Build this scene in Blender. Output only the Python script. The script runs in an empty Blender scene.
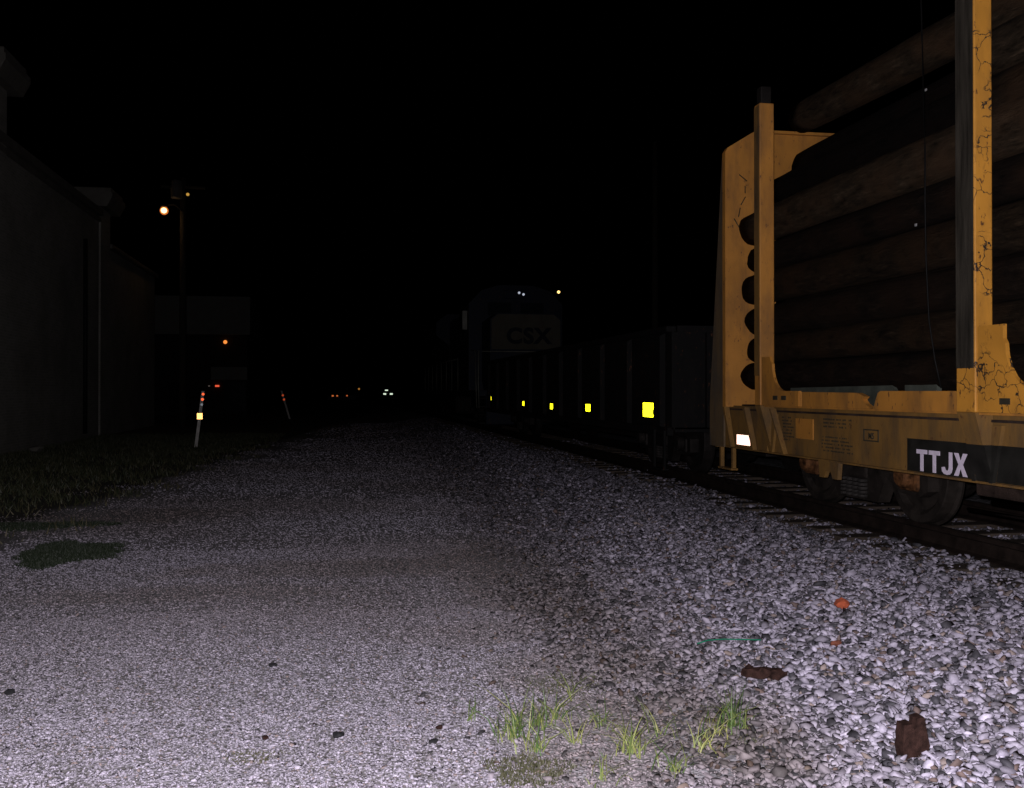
import bpy, bmesh, math, random
import numpy as np
from mathutils import Vector, Matrix
from math import radians as R

random.seed(7); rng = np.random.default_rng(11)
scn = bpy.context.scene
col = scn.collection

# ------------------------------------------------------------------ camera
cd = bpy.data.cameras.new('camera'); cam = bpy.data.objects.new('camera', cd); col.objects.link(cam)
cd.sensor_width = 36; cd.lens = 36 * 1000 / 1024; cd.clip_start = .05; cd.clip_end = 3000
cd.shift_y = -10 / 1024
cam.location = (0, 0, 1.6)
cam.rotation_euler = (R(90.4), 0, R(-10.04))
scn.camera = cam
# ------------------------------------------------------------------ night sky
w = bpy.data.worlds.new('World'); scn.world = w; w.use_nodes = True
nt = w.node_tree; bg = nt.nodes['Background']
sky = nt.nodes.new('ShaderNodeTexSky'); sky.sky_type = 'NISHITA'; sky.sun_disc = False
sky.sun_elevation = R(-12); sky.sun_rotation = R(120)
nt.links.new(sky.outputs[0], bg.inputs[0]); bg.inputs[1].default_value = .004
# ------------------------------------------------------------------ the flash that lit the photograph
fl = bpy.data.lights.new('flash', 'POINT'); fl.energy = 1750; fl.color = (1, .94, 1.0); fl.shadow_soft_size = .02
flo = bpy.data.objects.new('flash', fl); flo.location = (-.045, 0, 1.66); col.objects.link(flo)
# ------------------------------------------------------------------ exposure
scn.view_settings.view_transform = 'Standard'; scn.view_settings.look = 'None'
scn.view_settings.exposure = 0; scn.view_settings.gamma = 1; scn.view_settings.use_curve_mapping = False

# ================================================================== helpers
def tag(o, label=None, cat=None, group=None, kind=None):
    if label: o['label'] = label
    if cat: o['category'] = cat
    if group: o['group'] = group
    if kind: o['kind'] = kind
    return o

def empty(name, loc, label, cat, group=None, rz=0):
    o = bpy.data.objects.new(name, None); o.location = loc; o.rotation_euler.z = rz
    o.empty_display_size = .2; col.objects.link(o)
    return tag(o, label, cat, group)

class MB:
    """collects shapes in world coordinates and links them as one mesh object"""
    def __init__(s): s.bm = bmesh.new()
    def box(s, x0, x1, y0, y1, z0, z1, bev=0):
        vs = [s.bm.verts.new((x, y, z)) for x in (x0, x1) for y in (y0, y1) for z in (z0, z1)]
        fs = [s.bm.faces.new([vs[i] for i in f]) for f in
              ((0, 1, 3, 2), (4, 6, 7, 5), (0, 4, 5, 1), (2, 3, 7, 6), (0, 2, 6, 4), (1, 5, 7, 3))]
        if bev:
            es = list({e for f in fs for e in f.edges})
            bmesh.ops.bevel(s.bm, geom=es, offset=bev, segments=2, affect='EDGES', profile=.5)
        return s
    def prism(s, axis, pts, a0, a1):
        """polygon pts in the plane across axis ('x': (y,z), 'y': (x,z), 'z': (x,y)), from a0 to a1"""
        def P(a, p):
            return {'x': (a, p[0], p[1]), 'y': (p[0], a, p[1]), 'z': (p[0], p[1], a)}[axis]
        A = [s.bm.verts.new(P(a0, p)) for p in pts]; B = [s.bm.verts.new(P(a1, p)) for p in pts]
        n = len(pts)
        fs = [s.bm.faces.new(A), s.bm.faces.new(B[::-1])]
        for i in range(n): fs.append(s.bm.faces.new((A[i], B[i], B[(i + 1) % n], A[(i + 1) % n])))
        bmesh.ops.recalc_face_normals(s.bm, faces=fs)
        return s
    def hexa(s, pts):
        vs = [s.bm.verts.new(p) for p in pts]
        fs = [s.bm.faces.new([vs[i] for i in f]) for f in ((0, 1, 2, 3), (4, 5, 6, 7), (0, 1, 5, 4), (1, 2, 6, 5), (2, 3, 7, 6), (3, 0, 4, 7))]
        bmesh.ops.recalc_face_normals(s.bm, faces=fs); return s
    def tube(s, pts, r, n=10, r1=None, cap=True):
        pts = [Vector(p) for p in pts]; rings = []
        m = len(pts)
        for i, p in enumerate(pts):
            d = (pts[min(i + 1, m - 1)] - pts[max(i - 1, 0)]).normalized()
            up = Vector((0, 0, 1)) if abs(d.z) < .9 else Vector((1, 0, 0))
            a = d.cross(up).normalized(); b = d.cross(a)
            rr = r if r1 is None else r + (r1 - r) * i / (m - 1)
            rings.append([s.bm.verts.new(p + a * math.cos(2 * math.pi * k / n) * rr + b * math.sin(2 * math.pi * k / n) * rr) for k in range(n)])
        fs = []
        for i in range(m - 1):
            for k in range(n):
                f = s.bm.faces.new((rings[i][k], rings[i][(k + 1) % n], rings[i + 1][(k + 1) % n], rings[i + 1][k])); f.smooth = True; fs.append(f)
        if cap: fs += [s.bm.faces.new(rings[0]), s.bm.faces.new(rings[-1][::-1])]
        bmesh.ops.recalc_face_normals(s.bm, faces=fs)
        return s
    def ball(s, c, r, sub=2, sc=(1, 1, 1)):
        g = bmesh.ops.create_icosphere(s.bm, subdivisions=sub, radius=r)
        for v in g['verts']: v.co = Vector((v.co.x * sc[0] + c[0], v.co.y * sc[1] + c[1], v.co.z * sc[2] + c[2]))
        for f in {f for v in g['verts'] for f in v.link_faces}: f.smooth = True
        return s
    def lathe(s, prof, c, axis='x', n=32):
        """prof (r, a) turned round an axis through c"""
        rings = []
        for r, a in prof:
            ring = []
            for k in range(n):
                t = 2 * math.pi * k / n; u, v = r * math.cos(t), r * math.sin(t)
                ring.append(s.bm.verts.new({'x': (c[0] + a, c[1] + u, c[2] + v), 'y': (c[0] + u, c[1] + a, c[2] + v), 'z': (c[0] + u, c[1] + v, c[2] + a)}[axis]))
            rings.append(ring)
        fs = []
        for i in range(len(prof) - 1):
            for k in range(n): fs.append(s.bm.faces.new((rings[i][k], rings[i][(k + 1) % n], rings[i + 1][(k + 1) % n], rings[i + 1][k])))
        if prof[0][0] > 0: fs.append(s.bm.faces.new(rings[0]))
        if prof[-1][0] > 0: fs.append(s.bm.faces.new(rings[-1][::-1]))
        bmesh.ops.recalc_face_normals(s.bm, faces=fs)
        return s
    def build(s, name, mat, parent=None, origin=None):
        me = bpy.data.meshes.new(name)
        if origin is None:
            origin = Vector(parent_world(parent)) if parent else sum((v.co for v in s.bm.verts), Vector()) / max(1, len(s.bm.verts))
            if not parent: origin.z = min(v.co.z for v in s.bm.verts)
        origin = Vector(origin)
        bmesh.ops.translate(s.bm, verts=s.bm.verts, vec=-origin)
        s.bm.to_mesh(me); s.bm.free()
        me.materials.append(mat)
        o = bpy.data.objects.new(name, me); col.objects.link(o)
        if parent:
            o.parent = parent; o.location = origin - Vector(parent_world(parent))
        else: o.location = origin
        return o

def parent_world(p):
    v = Vector((0, 0, 0))
    while p: v += p.location; p = p.parent
    return v

def text_mesh(txt, size, sx=1, fat=0.0, shear=0, ext=.002, spacing=1):
    c = bpy.data.curves.new('lettering', 'FONT'); c.body = txt; c.size = size; c.extrude = ext; c.offset = fat; c.shear = shear
    c.align_x = 'CENTER'; c.align_y = 'BOTTOM_BASELINE'; c.space_character = spacing
    o = bpy.data.objects.new('t', c); col.objects.link(o)
    dg = bpy.context.evaluated_depsgraph_get(); me = bpy.data.meshes.new_from_object(o.evaluated_get(dg))
    bpy.data.objects.remove(o); me.transform(Matrix.Diagonal((sx, 1, 1, 1)))
    return me

def place_mesh(name, me, mat, M, parent):
    me.transform(Matrix.Translation(-Vector(parent_world(parent))) @ M)
    me.materials.clear(); me.materials.append(mat)
    o = bpy.data.objects.new(name, me); col.objects.link(o); o.parent = parent
    return o

# ------------------------------------------------------------------ materials
def mat_base(name):
    m = bpy.data.materials.new(name); m.use_nodes = True
    n = m.node_tree; return m, n, n.nodes['Principled BSDF'], n.nodes, n.links

def noise(N, L, scale, detail=5, rough=.6, vec=None, stretch=None, coord='Object'):
    tc = N.new('ShaderNodeTexCoord'); t = N.new('ShaderNodeTexNoise')
    t.inputs['Scale'].default_value = scale; t.inputs['Detail'].default_value = detail; t.inputs['Roughness'].default_value = rough
    src = tc.outputs[coord] if coord != 'World' else N.new('ShaderNodeNewGeometry').outputs['Position']
    if stretch:
        mp = N.new('ShaderNodeMapping'); mp.inputs['Scale'].default_value = stretch; L.new(src, mp.inputs[0]); src = mp.outputs[0]
    L.new(src, t.inputs['Vector']); return t.outputs['Fac']

def ramp(N, L, fac, stops):
    r = N.new('ShaderNodeValToRGB'); L.new(fac, r.inputs[0]); cr = r.color_ramp
    while len(cr.elements) < len(stops): cr.elements.new(.5)
    for e, (p, c) in zip(cr.elements, stops):
        e.position = p; e.color = (*c, 1) if len(c) == 3 else (c[0], c[0], c[0], 1)
    return r.outputs[0]

def mix(N, L, f, a, b):
    m = N.new('ShaderNodeMix'); m.data_type = 'RGBA'
    for i, v in ((0, f), (6, a), (7, b)):
        if hasattr(v, 'links'): L.new(v, m.inputs[i])
        else: m.inputs[i].default_value = v if i == 0 else (*v, 1)
    return m.outputs[2]

def bump(N, L, bs, h, strength=.3, dist=.01):
    b = N.new('ShaderNodeBump'); b.inputs['Strength'].default_value = strength; b.inputs['Distance'].default_value = dist
    L.new(h, b.inputs['Height']); L.new(b.outputs[0], bs.inputs['Normal'])

def simple(name, c, rough=.7, metal=0, var=.35, scale=6, bmp=.15, stretch=None):
    m, n, bs, N, L = mat_base(name)
    f = noise(N, L, scale, stretch=stretch, coord='World')
    L.new(ramp(N, L, f, [(.3, tuple(v * (1 - var) for v in c)), (.7, tuple(min(1, v * (1 + var)) for v in c))]), bs.inputs['Base Color'])
    bs.inputs['Roughness'].default_value = rough; bs.inputs['Metallic'].default_value = metal; bs.inputs['Specular IOR Level'].default_value = .5 if max(c) > .2 else .12
    if bmp: bump(N, L, bs, noise(N, L, scale * 6, coord='World'), bmp)
    return m

def painted(name, paint, dirt=(.05, .035, .025), amount=.5, streak=True, scratch=0, rough=.5, grime=(.5, .62)):
    """weathered paint: streaks of grime, patches of rust, flaked cracks"""
    m, n, bs, N, L = mat_base(name)
    f1 = noise(N, L, 1.6, 8, .65, stretch=(3, 3, .8) if streak else None, coord='World')
    c = mix(N, L, ramp(N, L, noise(N, L, 3, 6, coord='World'), [(.3, (0,)), (.75, (1,))]), paint, tuple(v * .72 for v in paint))
    k = ramp(N, L, f1, [(grime[0], (0,)), (grime[1] + .12, (amount,))])
    c = mix(N, L, k, c, dirt)
    f2 = noise(N, L, 22, 9, .72, stretch=(1, 1, .5), coord='World')
    c = mix(N, L, ramp(N, L, f2, [(.60, (0,)), (.66, (1,))]), c, (.075, .03, .015))
    if scratch:
        v = N.new('ShaderNodeTexVoronoi'); v.feature = 'DISTANCE_TO_EDGE'; v.inputs['Scale'].default_value = 5.5; v.inputs['Randomness'].default_value = 1
        g = N.new('ShaderNodeNewGeometry'); mp = N.new('ShaderNodeMapping'); mp.inputs['Rotation'].default_value = (0, .6, 0); mp.inputs['Scale'].default_value = (1.2, 1, 1.6)
        ad = N.new('ShaderNodeVectorMath'); ad.operation = 'ADD'
        t = N.new('ShaderNodeTexNoise'); t.inputs['Scale'].default_value = 7; t.inputs['Detail'].default_value = 6
        L.new(g.outputs['Position'], t.inputs['Vector']); sc = N.new('ShaderNodeVectorMath'); sc.operation = 'SCALE'; sc.inputs['Scale'].default_value = .3
        L.new(t.outputs['Color'], sc.inputs[0]); L.new(g.outputs['Position'], ad.inputs[0]); L.new(sc.outputs[0], ad.inputs[1])
        L.new(ad.outputs[0], mp.inputs[0]); L.new(mp.outputs[0], v.inputs['Vector'])
        a = ramp(N, L, v.outputs['Distance'], [(.018, (1,)), (.04, (0,))])
        gate = ramp(N, L, noise(N, L, 2.2, 3, coord='World'), [(.49, (0,)), (.55, (scratch,))])
        mm = N.new('ShaderNodeMath'); mm.operation = 'MULTIPLY'; L.new(a, mm.inputs[0]); L.new(gate, mm.inputs[1])
        c = mix(N, L, mm.outputs[0], c, (.015, .013, .012))
    L.new(c, bs.inputs['Base Color']); bs.inputs['Roughness'].default_value = rough; bs.inputs['Specular IOR Level'].default_value = .4 if max(paint) > .3 else .1
    bump(N, L, bs, f2, .25, .004)
    return m

def retro(name, c, rough=.3, gain=1.0):
    """retroreflective sheeting: its lobe points back to where the light came from; it gives off no light of its own"""
    m, n, bs, N, L = mat_base(name)
    g = N.new('ShaderNodeNewGeometry'); gl = N.new('ShaderNodeBsdfAnisotropic') if False else N.new('ShaderNodeBsdfGlossy')
    gl.distribution = 'GGX'; gl.inputs['Roughness'].default_value = rough
    f = noise(N, L, 30, 4, coord='World')
    L.new(ramp(N, L, f, [(.35, tuple(v * gain * .75 for v in c)), (.6, tuple(v * gain for v in c))]), gl.inputs['Color'])
    L.new(g.outputs['Incoming'], gl.inputs['Normal'])
    L.new(gl.outputs[0], N['Material Output'].inputs[0])
    return m

def glow(name, c, s):
    m, n, bs, N, L = mat_base(name)
    bs.inputs['Base Color'].default_value = (.02, .02, .02, 1); bs.inputs['Emission Color'].default_value = (*c, 1); bs.inputs['Emission Strength'].default_value = s
    return m

YEL = painted('rail_car_yellow', (.43, .185, .028), dirt=(.10, .052, .022), amount=.75, rough=.65, grime=(.46, .6))
YELS = painted('scratched_yellow', (.50, .225, .030), dirt=(.12, .06, .02), amount=.5, scratch=1, rough=.5)
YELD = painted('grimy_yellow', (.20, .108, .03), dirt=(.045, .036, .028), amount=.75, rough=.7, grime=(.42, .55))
GREY_STEEL = simple('scraped_grey_steel', (.032, .028, .022), .6, .2, .6, 3, .3, (8, 8, .7))
DARK = simple('dark_steel', (.014, .012, .011), .65, .3, .5, 5)
RUST = simple('rusty_cast_steel', (.03, .02, .016), .8, .1, .6, 7, .4)
ORUST = simple('orange_rust', (.25, .10, .03), .8, 0, .8, 18, .4)
BLACKP = simple('black_panel_paint', (.013, .0125, .011), .45, 0, .5, 5, .1)
WHITEP = simple('white_lettering', (.62, .55, .66), .6, 0, .1, 20, 0)
STEN = simple('faded_stencil_paint', (.035, .03, .02), .7, 0, .3, 9, 0)
TEAL = simple('faded_grey_board', (.05, .056, .046), .8, 0, .4, 6, .2)
WOODY = None
RETRO_Y = retro('yellow_retroreflective_sheeting', (.82, .80, .008), .30)
RETRO_W = retro('pale_retroreflective_sheeting', (.62, .40, .29), .38)
RETRO_A = retro('amber_retroreflector', (1.0, .50, .13), .25)
RETRO_R = retro('red_retroreflector', (.9, .13, .04), .3)
RETRO_C = retro('clear_retroreflector', (.35, .4, .42), .4)

def bark(name, c, seed=0):
    m, n, bs, N, L = mat_base(name)
    f = noise(N, L, 8, 10, .75, stretch=(2.6, .55, 2.6), coord='World')
    f2 = noise(N, L, 2.1 + seed * .17, 5, .6, coord='World')
    a = ramp(N, L, f, [(.34, tuple(v * .12 for v in c)), (.47, tuple(v * .7 for v in c)), (.55, c), (.68, tuple(v * 2.3 for v in c))])
    b = mix(N, L, ramp(N, L, f2, [(.42, (0,)), (.62, (.8,))]), a, (c[0] * 1.5, c[1] * 1.25, c[2] * 1.1))
    L.new(b, bs.inputs['Base Color']); bs.inputs['Roughness'].default_value = .9; bs.inputs['Specular IOR Level'].default_value = .06
    bump(N, L, bs, f, 1, .07); return m

# ================================================================== terrain
def gz(x, y):
    """ground height: flat road, ballast shoulder rising to the tie tops, ditch beyond the track"""
    e = 1.35 + max(0, min(1, (y - 5) / 28)) * 1.2 if np.isscalar(x) else 1.35 + np.clip((y - 5) / 28, 0, 1) * 1.2
    t = np.clip((x - e) / (4.35 - e), 0, 1); t2 = t * t * (3 - 2 * t)
    z = .25 * (.45 * t + .55 * t2)
    d = np.clip((x - 7.2) / 1.6, 0, 1); z = z - .2 * d
    z = z + .012 * np.sin(x * 1.3 + y * .5) * np.clip(1.4 - x, 0, 1) + .01 * np.sin(y * .8 - x * 2)
    return z

def ground_material():
    m, n, bs, N, L = mat_base('gravel_ground')
    g = N.new('ShaderNodeNewGeometry'); sp = N.new('ShaderNodeSeparateXYZ'); L.new(g.outputs['Position'], sp.inputs[0])
    v = N.new('ShaderNodeTexVoronoi'); v.inputs['Scale'].default_value = 42; L.new(g.outputs['Position'], v.inputs['Vector'])
    vs = N.new('ShaderNodeSeparateColor'); L.new(v.outputs['Color'], vs.inputs[0])
    fine = ramp(N, L, vs.outputs[0], [(.0, (.14, .13, .13)), (.3, (.24, .225, .235)), (.75, (.36, .345, .37)), (1, (.48, .46, .50))])
    blot = noise(N, L, .55, 5, .6, stretch=(1.2, .35, 1), coord='World')
    fine = mix(N, L, ramp(N, L, blot, [(.45, (0,)), (.7, (.6,))]), fine, (.17, .145, .13))
    v2 = N.new('ShaderNodeTexVoronoi'); v2.inputs['Scale'].default_value = 17; L.new(g.outputs['Position'], v2.inputs['Vector'])
    v2s = N.new('ShaderNodeSeparateColor'); L.new(v2.outputs['Color'], v2s.inputs[0])
    coarse = ramp(N, L, v2s.outputs[0], [(.0, (.04, .04, .045)), (.4, (.13, .125, .135)), (.8, (.32, .31, .34)), (1, (.4, .39, .43))])
    soil = ramp(N, L, noise(N, L, 9, 6, coord='World'), [(.3, (.02, .017, .012)), (.7, (.06, .052, .035))])
    wob = noise(N, L, .8, 4, coord='World')
    def edge(x_at, slope_y, lo, hi, sign=1):
        a = N.new('ShaderNodeMath'); a.operation = 'MULTIPLY_ADD'; L.new(sp.outputs['Y'], a.inputs[0]); a.inputs[1].default_value = slope_y; a.inputs[2].default_value = x_at
        b = N.new('ShaderNodeMath'); b.operation = 'SUBTRACT'; L.new(sp.outputs['X'], b.inputs[0]); L.new(a.outputs[0], b.inputs[1])
        c = N.new('ShaderNodeMath'); c.operation = 'ADD'; L.new(b.outputs[0], c.inputs[0]); L.new(wob, c.inputs[1])
        d = N.new('ShaderNodeMapRange'); d.inputs[1].default_value = lo; d.inputs[2].default_value = hi; L.new(c.outputs[0], d.inputs[0]); return d.outputs[0]
    c = mix(N, L, edge(1.1, .055, .4, .9), fine, coarse)
    c = mix(N, L, edge(-5.0, .1, .35, .75), soil, c)
    farg = N.new('ShaderNodeMapRange'); farg.inputs[1].default_value = 9; farg.inputs[2].default_value = 10.5; L.new(sp.outputs['X'], farg.inputs[0])
    c = mix(N, L, farg.outputs[0], c, (.03, .028, .02))
    L.new(c, bs.inputs['Base Color']); bs.inputs['Roughness'].default_value = .95
    bump(N, L, bs, v.outputs['Distance'], .5, .012)
    return m

xs = np.unique(np.concatenate([np.linspace(-700, -20, 12), np.linspace(-20, -4, 17), np.linspace(-4, 10, 90), np.linspace(10, 25, 10), np.linspace(25, 700, 12)]))
ys = np.unique(np.concatenate([np.linspace(-60, -6, 8), np.linspace(-6, 35, 110), np.linspace(35, 120, 30), np.linspace(120, 1500, 14)]))
X, Y = np.meshgrid(xs, ys, indexing='ij'); Z = gz(X, Y)
me = bpy.data.meshes.new('ground')
nx, ny = len(xs), len(ys)
idx = np.arange(nx * ny).reshape(nx, ny)
me.from_pydata(np.stack([X.ravel(), Y.ravel(), Z.ravel()], 1).tolist(), [], np.stack([idx[:-1, :-1], idx[1:, :-1], idx[1:, 1:], idx[:-1, 1:]], -1).reshape(-1, 4).tolist())
for p in me.polygons: p.use_smooth = True
me.materials.append(ground_material())
gnd = bpy.data.objects.new('ground', me); col.objects.link(gnd); tag(gnd, kind='structure')

# ------------------------------------------------------------------ loose stone (nobody could count it)
def stone_material(name, bmp=.35):
    m, n, bs, N, L = mat_base(name)
    a = N.new('ShaderNodeAttribute'); a.attribute_name = 'stone_colour'
    f = noise(N, L, 70, 4, .6, coord='World')
    k = ramp(N, L, f, [(.3, (.72,)), (.7, (1,))])
    mm = N.new('ShaderNodeMix'); mm.data_type = 'RGBA'; mm.blend_type = 'MULTIPLY'; mm.inputs[0].default_value = 1
    L.new(a.outputs['Color'], mm.inputs[6]); L.new(k, mm.inputs[7]); L.new(mm.outputs[2], bs.inputs['Base Color'])
    bs.inputs['Roughness'].default_value = .75; bump(N, L, bs, f, bmp, .006); return m

def ico(sub):
    b = bmesh.new(); bmesh.ops.create_icosphere(b, subdivisions=sub, radius=1)
    v = np.array([x.co[:] for x in b.verts]); f = np.array([[q.index for q in t.verts] for t in b.faces]); b.free(); return v, f

def rand_rot(n):
    q = rng.normal(size=(n, 4)); q /= np.linalg.norm(q, axis=1)[:, None]; a, b, c, d = q.T
    return np.stack([1 - 2 * (c * c + d * d), 2 * (b * c - a * d), 2 * (b * d + a * c), 2 * (b * c + a * d), 1 - 2 * (b * b + d * d), 2 * (c * d - a * b),
                     2 * (b * d - a * c), 2 * (c * d + a * b), 1 - 2 * (b * b + c * c)], 1).reshape(n, 3, 3)

def stone_mesh(name, pos, rad, colr, mat, sub=1, variants=24, tilt=.45):
    nv = 14 if sub == 2 else 10; V = []; Fs = []
    for k in range(variants):
        while True:
            p = rng.normal(size=(nv, 3)); p /= np.linalg.norm(p, axis=1)[:, None]
            b = bmesh.new(); vs = [b.verts.new(q) for q in p]; b.verts.index_update()
            bmesh.ops.convex_hull(b, input=vs); ok = len(b.faces) == 2 * nv - 4 and all(len(t.verts) == 3 for t in b.faces)
            f = np.array([[q.index for q in t.verts] for t in b.faces]) if ok else None
            b.free()
            if ok: break
        V.append(p * np.array([1.15, rng.uniform(.6, 1), rng.uniform(.35, .6)])); Fs.append(f)
    Fs = np.array(Fs)
    V = np.array(V); n = len(pos); pick = rng.integers(0, variants, n)
    az = rng.uniform(0, 2 * np.pi, n); ca, sa, z0_ = np.cos(az), np.sin(az), np.zeros(n)
    Rz = np.stack([ca, -sa, z0_, sa, ca, z0_, z0_, z0_, z0_ + 1], 1).reshape(n, 3, 3)
    tx, ty = rng.normal(0, tilt, n), rng.normal(0, tilt, n); one = z0_ + 1
    Rx = np.stack([one, z0_, z0_, z0_, np.cos(tx), -np.sin(tx), z0_, np.sin(tx), np.cos(tx)], 1).reshape(n, 3, 3)
    Ry = np.stack([np.cos(ty), z0_, np.sin(ty), z0_, one, z0_, -np.sin(ty), z0_, np.cos(ty)], 1).reshape(n, 3, 3)
    P = np.einsum('nij,nvj->nvi', Rz @ Rx @ Ry, V[pick]) * rad[:, None, None]
    P += pos[:, None, :]
    F = (Fs[pick] + (np.arange(n) * nv)[:, None, None]).reshape(-1, 3).astype(np.int32)
    me = bpy.data.meshes.new(name); me.vertices.add(n * nv); me.vertices.foreach_set('co', P.astype(np.float32).ravel())
    me.loops.add(F.size); me.loops.foreach_set('vertex_index', F.ravel())
    me.polygons.add(len(F)); me.polygons.foreach_set('loop_start', np.arange(0, F.size, 3, dtype=np.int32)); me.polygons.foreach_set('loop_total', np.full(len(F), 3, np.int32))
    me.update(calc_edges=True)
    at = me.color_attributes.new('stone_colour', 'FLOAT_COLOR', 'POINT')
    c4 = np.concatenate([colr, np.ones((n, 1))], 1); at.data.foreach_set('color', np.repeat(c4, nv, 0).astype(np.float32).ravel())
    me.materials.append(mat); o = bpy.data.objects.new(name, me); col.objects.link(o); return o

def dirt_at(x, y):
    """muddy spots at the foot of the ballast and on the road: 0 clean, 1 bare dirt"""
    d = np.zeros(len(x))
    for cx, cy, rx, ry, k in ((1.45, 4.55, .62, .55, .8), (1.75, 4.15, .35, .4, .9), (1.1, 4.1, .4, .3, .55), (1.35, 5.6, .5, .5, .45), (.1, 9.2, 1.6, .5, .5), (1.5, 8.6, .5, 2.2, .55), (-1.2, 8.2, 1.3, .35, .35), (.9, 6.6, .5, .35, .3), (-2.6, 13.5, 1.4, .9, .6)):
        d = np.maximum(d, k * np.clip(1.4 - ((x - cx) / rx) ** 2 - ((y - cy) / ry) ** 2 + .5 * cloudy(x * 5, y * 5), 0, 1))
    return d[:, None]

def palette(n, cols, probs, jit=.18):
    c = np.array(cols)[rng.choice(len(cols), n, p=np.array(probs) / sum(probs))]
    return np.clip(c * (1 + rng.normal(0, jit, (n, 1))), .01, .9)

def cloudy(x, y):  # smooth patchiness
    return (np.sin(x * 1.7 + 1.3 * np.sin(y * .9)) + np.sin(y * 1.1 + 2 * np.sin(x * .7 + 1)) + np.sin((x + y) * 2.3 + 4)) / 3

def scatter(x0, x1, y0, y1, dens):
    n = int((x1 - x0) * (y1 - y0) * dens); return rng.uniform(x0, x1, n), rng.uniform(y0, y1, n)

def in_view(x, y, m=.12):
    a = np.arctan2(x, y) - R(10.04); return np.abs(np.tan(a)) < .512 + m

STONE = stone_material('crushed_stone')
# fine grey crushed stone of the road
PX, PY = [], []
for y0, y1, d in ((3.2, 5.2, 9500), (5.2, 7.5, 6800), (7.5, 10.5, 3200), (10.5, 15, 1150), (15, 22, 480), (22, 32, 210), (32, 50, 75)):
    x, y = scatter(-9, 3.2, y0, y1, d)
    k = in_view(x, y); x, y = x[k], y[k]
    lim = 1.25 + np.clip((y - 5) / 28, 0, 1) * 1.3 + .25 * cloudy(x, y); keep = rng.random(len(x)) < np.clip((lim + .35 - x) / .9 + .5, .12, 1)
    gl = -3.7 + (y - 12) * .115; keep &= rng.random(len(x)) < np.clip((x - gl - .7 * cloudy(x * 2, y * 1.5)) / 1.2 + .35, 0, 1)
    PX.append(x[keep]); PY.append(y[keep])
x = np.concatenate(PX); y = np.concatenate(PY); n = len(x)
rad = rng.gamma(6, .00112, n) * np.where(y > 7.5, 1.2, 1) * np.where(y > 10.5, 1.3, 1) * np.where(y > 15, 1.3, 1) * np.where(y > 22, 1.35, 1) * np.where(y > 32, 1.3, 1) + .0015
c = palette(n, [(.52, .50, .545), (.42, .405, .44), (.32, .31, .33), (.22, .21, .225), (.085, .08, .085), (.27, .21, .17), (.62, .60, .65)], [18, 34, 26, 9, 3, 4, 3], .09)
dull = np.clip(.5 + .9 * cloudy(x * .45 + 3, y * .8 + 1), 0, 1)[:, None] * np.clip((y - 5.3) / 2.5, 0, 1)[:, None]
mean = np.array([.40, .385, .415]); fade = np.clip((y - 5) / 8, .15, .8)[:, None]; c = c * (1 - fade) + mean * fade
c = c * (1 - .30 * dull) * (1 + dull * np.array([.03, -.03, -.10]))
dt = dirt_at(x, y); c = c * (1 - .55 * dt) * (1 + dt * np.array([.10, -.02, -.20])); c = c * np.array([1, .955, 1.06])
keep = rng.random(n) > .35 * dt[:, 0]; x, y, rad, c = x[keep], y[keep], rad[keep], c[keep]; n = len(x)
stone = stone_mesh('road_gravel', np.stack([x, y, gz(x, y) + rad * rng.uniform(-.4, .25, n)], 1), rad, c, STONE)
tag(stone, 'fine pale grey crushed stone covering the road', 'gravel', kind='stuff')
# coarse ballast of the shoulder
PX, PY, PR = [], [], []
for y0, y1, d in ((2.8, 8, 2700), (8, 13, 1600), (13, 22, 460), (22, 34, 200), (34, 50, 80)):
    x, y = scatter(.4, 5.0, y0, y1, d)
    k = in_view(x, y); x, y = x[k], y[k]
    lim = 1.45 + np.clip((y - 5) / 28, 0, 1) * 1.3 + .3 * cloudy(x * 1.2, y * 1.2)
    keep = rng.random(len(x)) < np.clip((x - lim) / .8 + .55, .03, 1)
    keep &= rng.random(len(x)) < np.clip((4.56 - x) / .25, .30, 1)
    PX.append(x[keep]); PY.append(y[keep])
x, y = scatter(5.0, 6.9, 3.5, 26, 420); PX.append(x); PY.append(y)
x = np.concatenate(PX); y = np.concatenate(PY); n = len(x)
rad = rng.gamma(9, .00205, n) * np.clip(.72 + (x - 1.2) * .22, .62, 1.05) + .004
rad *= np.where(y > 13, 1.25, 1)
c = palette(n, [(.50, .485, .54), (.41, .395, .445), (.31, .30, .335), (.17, .165, .175), (.06, .06, .066), (.15, .11, .09), (.30, .25, .21)], [17, 24, 20, 17, 18, 4, 3], .14)
mud = (np.clip((2.45 + (y - 5) * .06 - x) / .7, 0, 1) * np.clip(1.1 - np.abs(y - 6) / 7, 0.5, 1))[:, None]
c = c * (1 - .45 * mud) * (1 + mud * np.array([.04, -.01, -.10]))
far = np.clip((y - 5.5) / 6, 0, 1)[:, None]; c = c * (1 - .3 * np.clip((x - 3.5) / .8, 0, 1)[:, None]); c = c * (1 - .52 * far * (rng.random((n, 1)) < .8))  # darkening with distance puts the flash's falloff into the stone colour
dt = dirt_at(x, y) * (x < 2.2)[:, None]; c = c * (1 - .4 * dt) * (1 + dt * np.array([.04, -.01, -.12])); c = c * np.array([1, .955, 1.06])
near = y < 8
zz = gz(x, y) + rad * rng.uniform(-.3, .6, n) + np.clip((x - 1.9) / 1, 0, 1) * rng.uniform(0, .016, n) + np.clip((x - 4.2) / .3, 0, 1) * (x < 4.95) * rng.uniform(0, .035, n)
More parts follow.
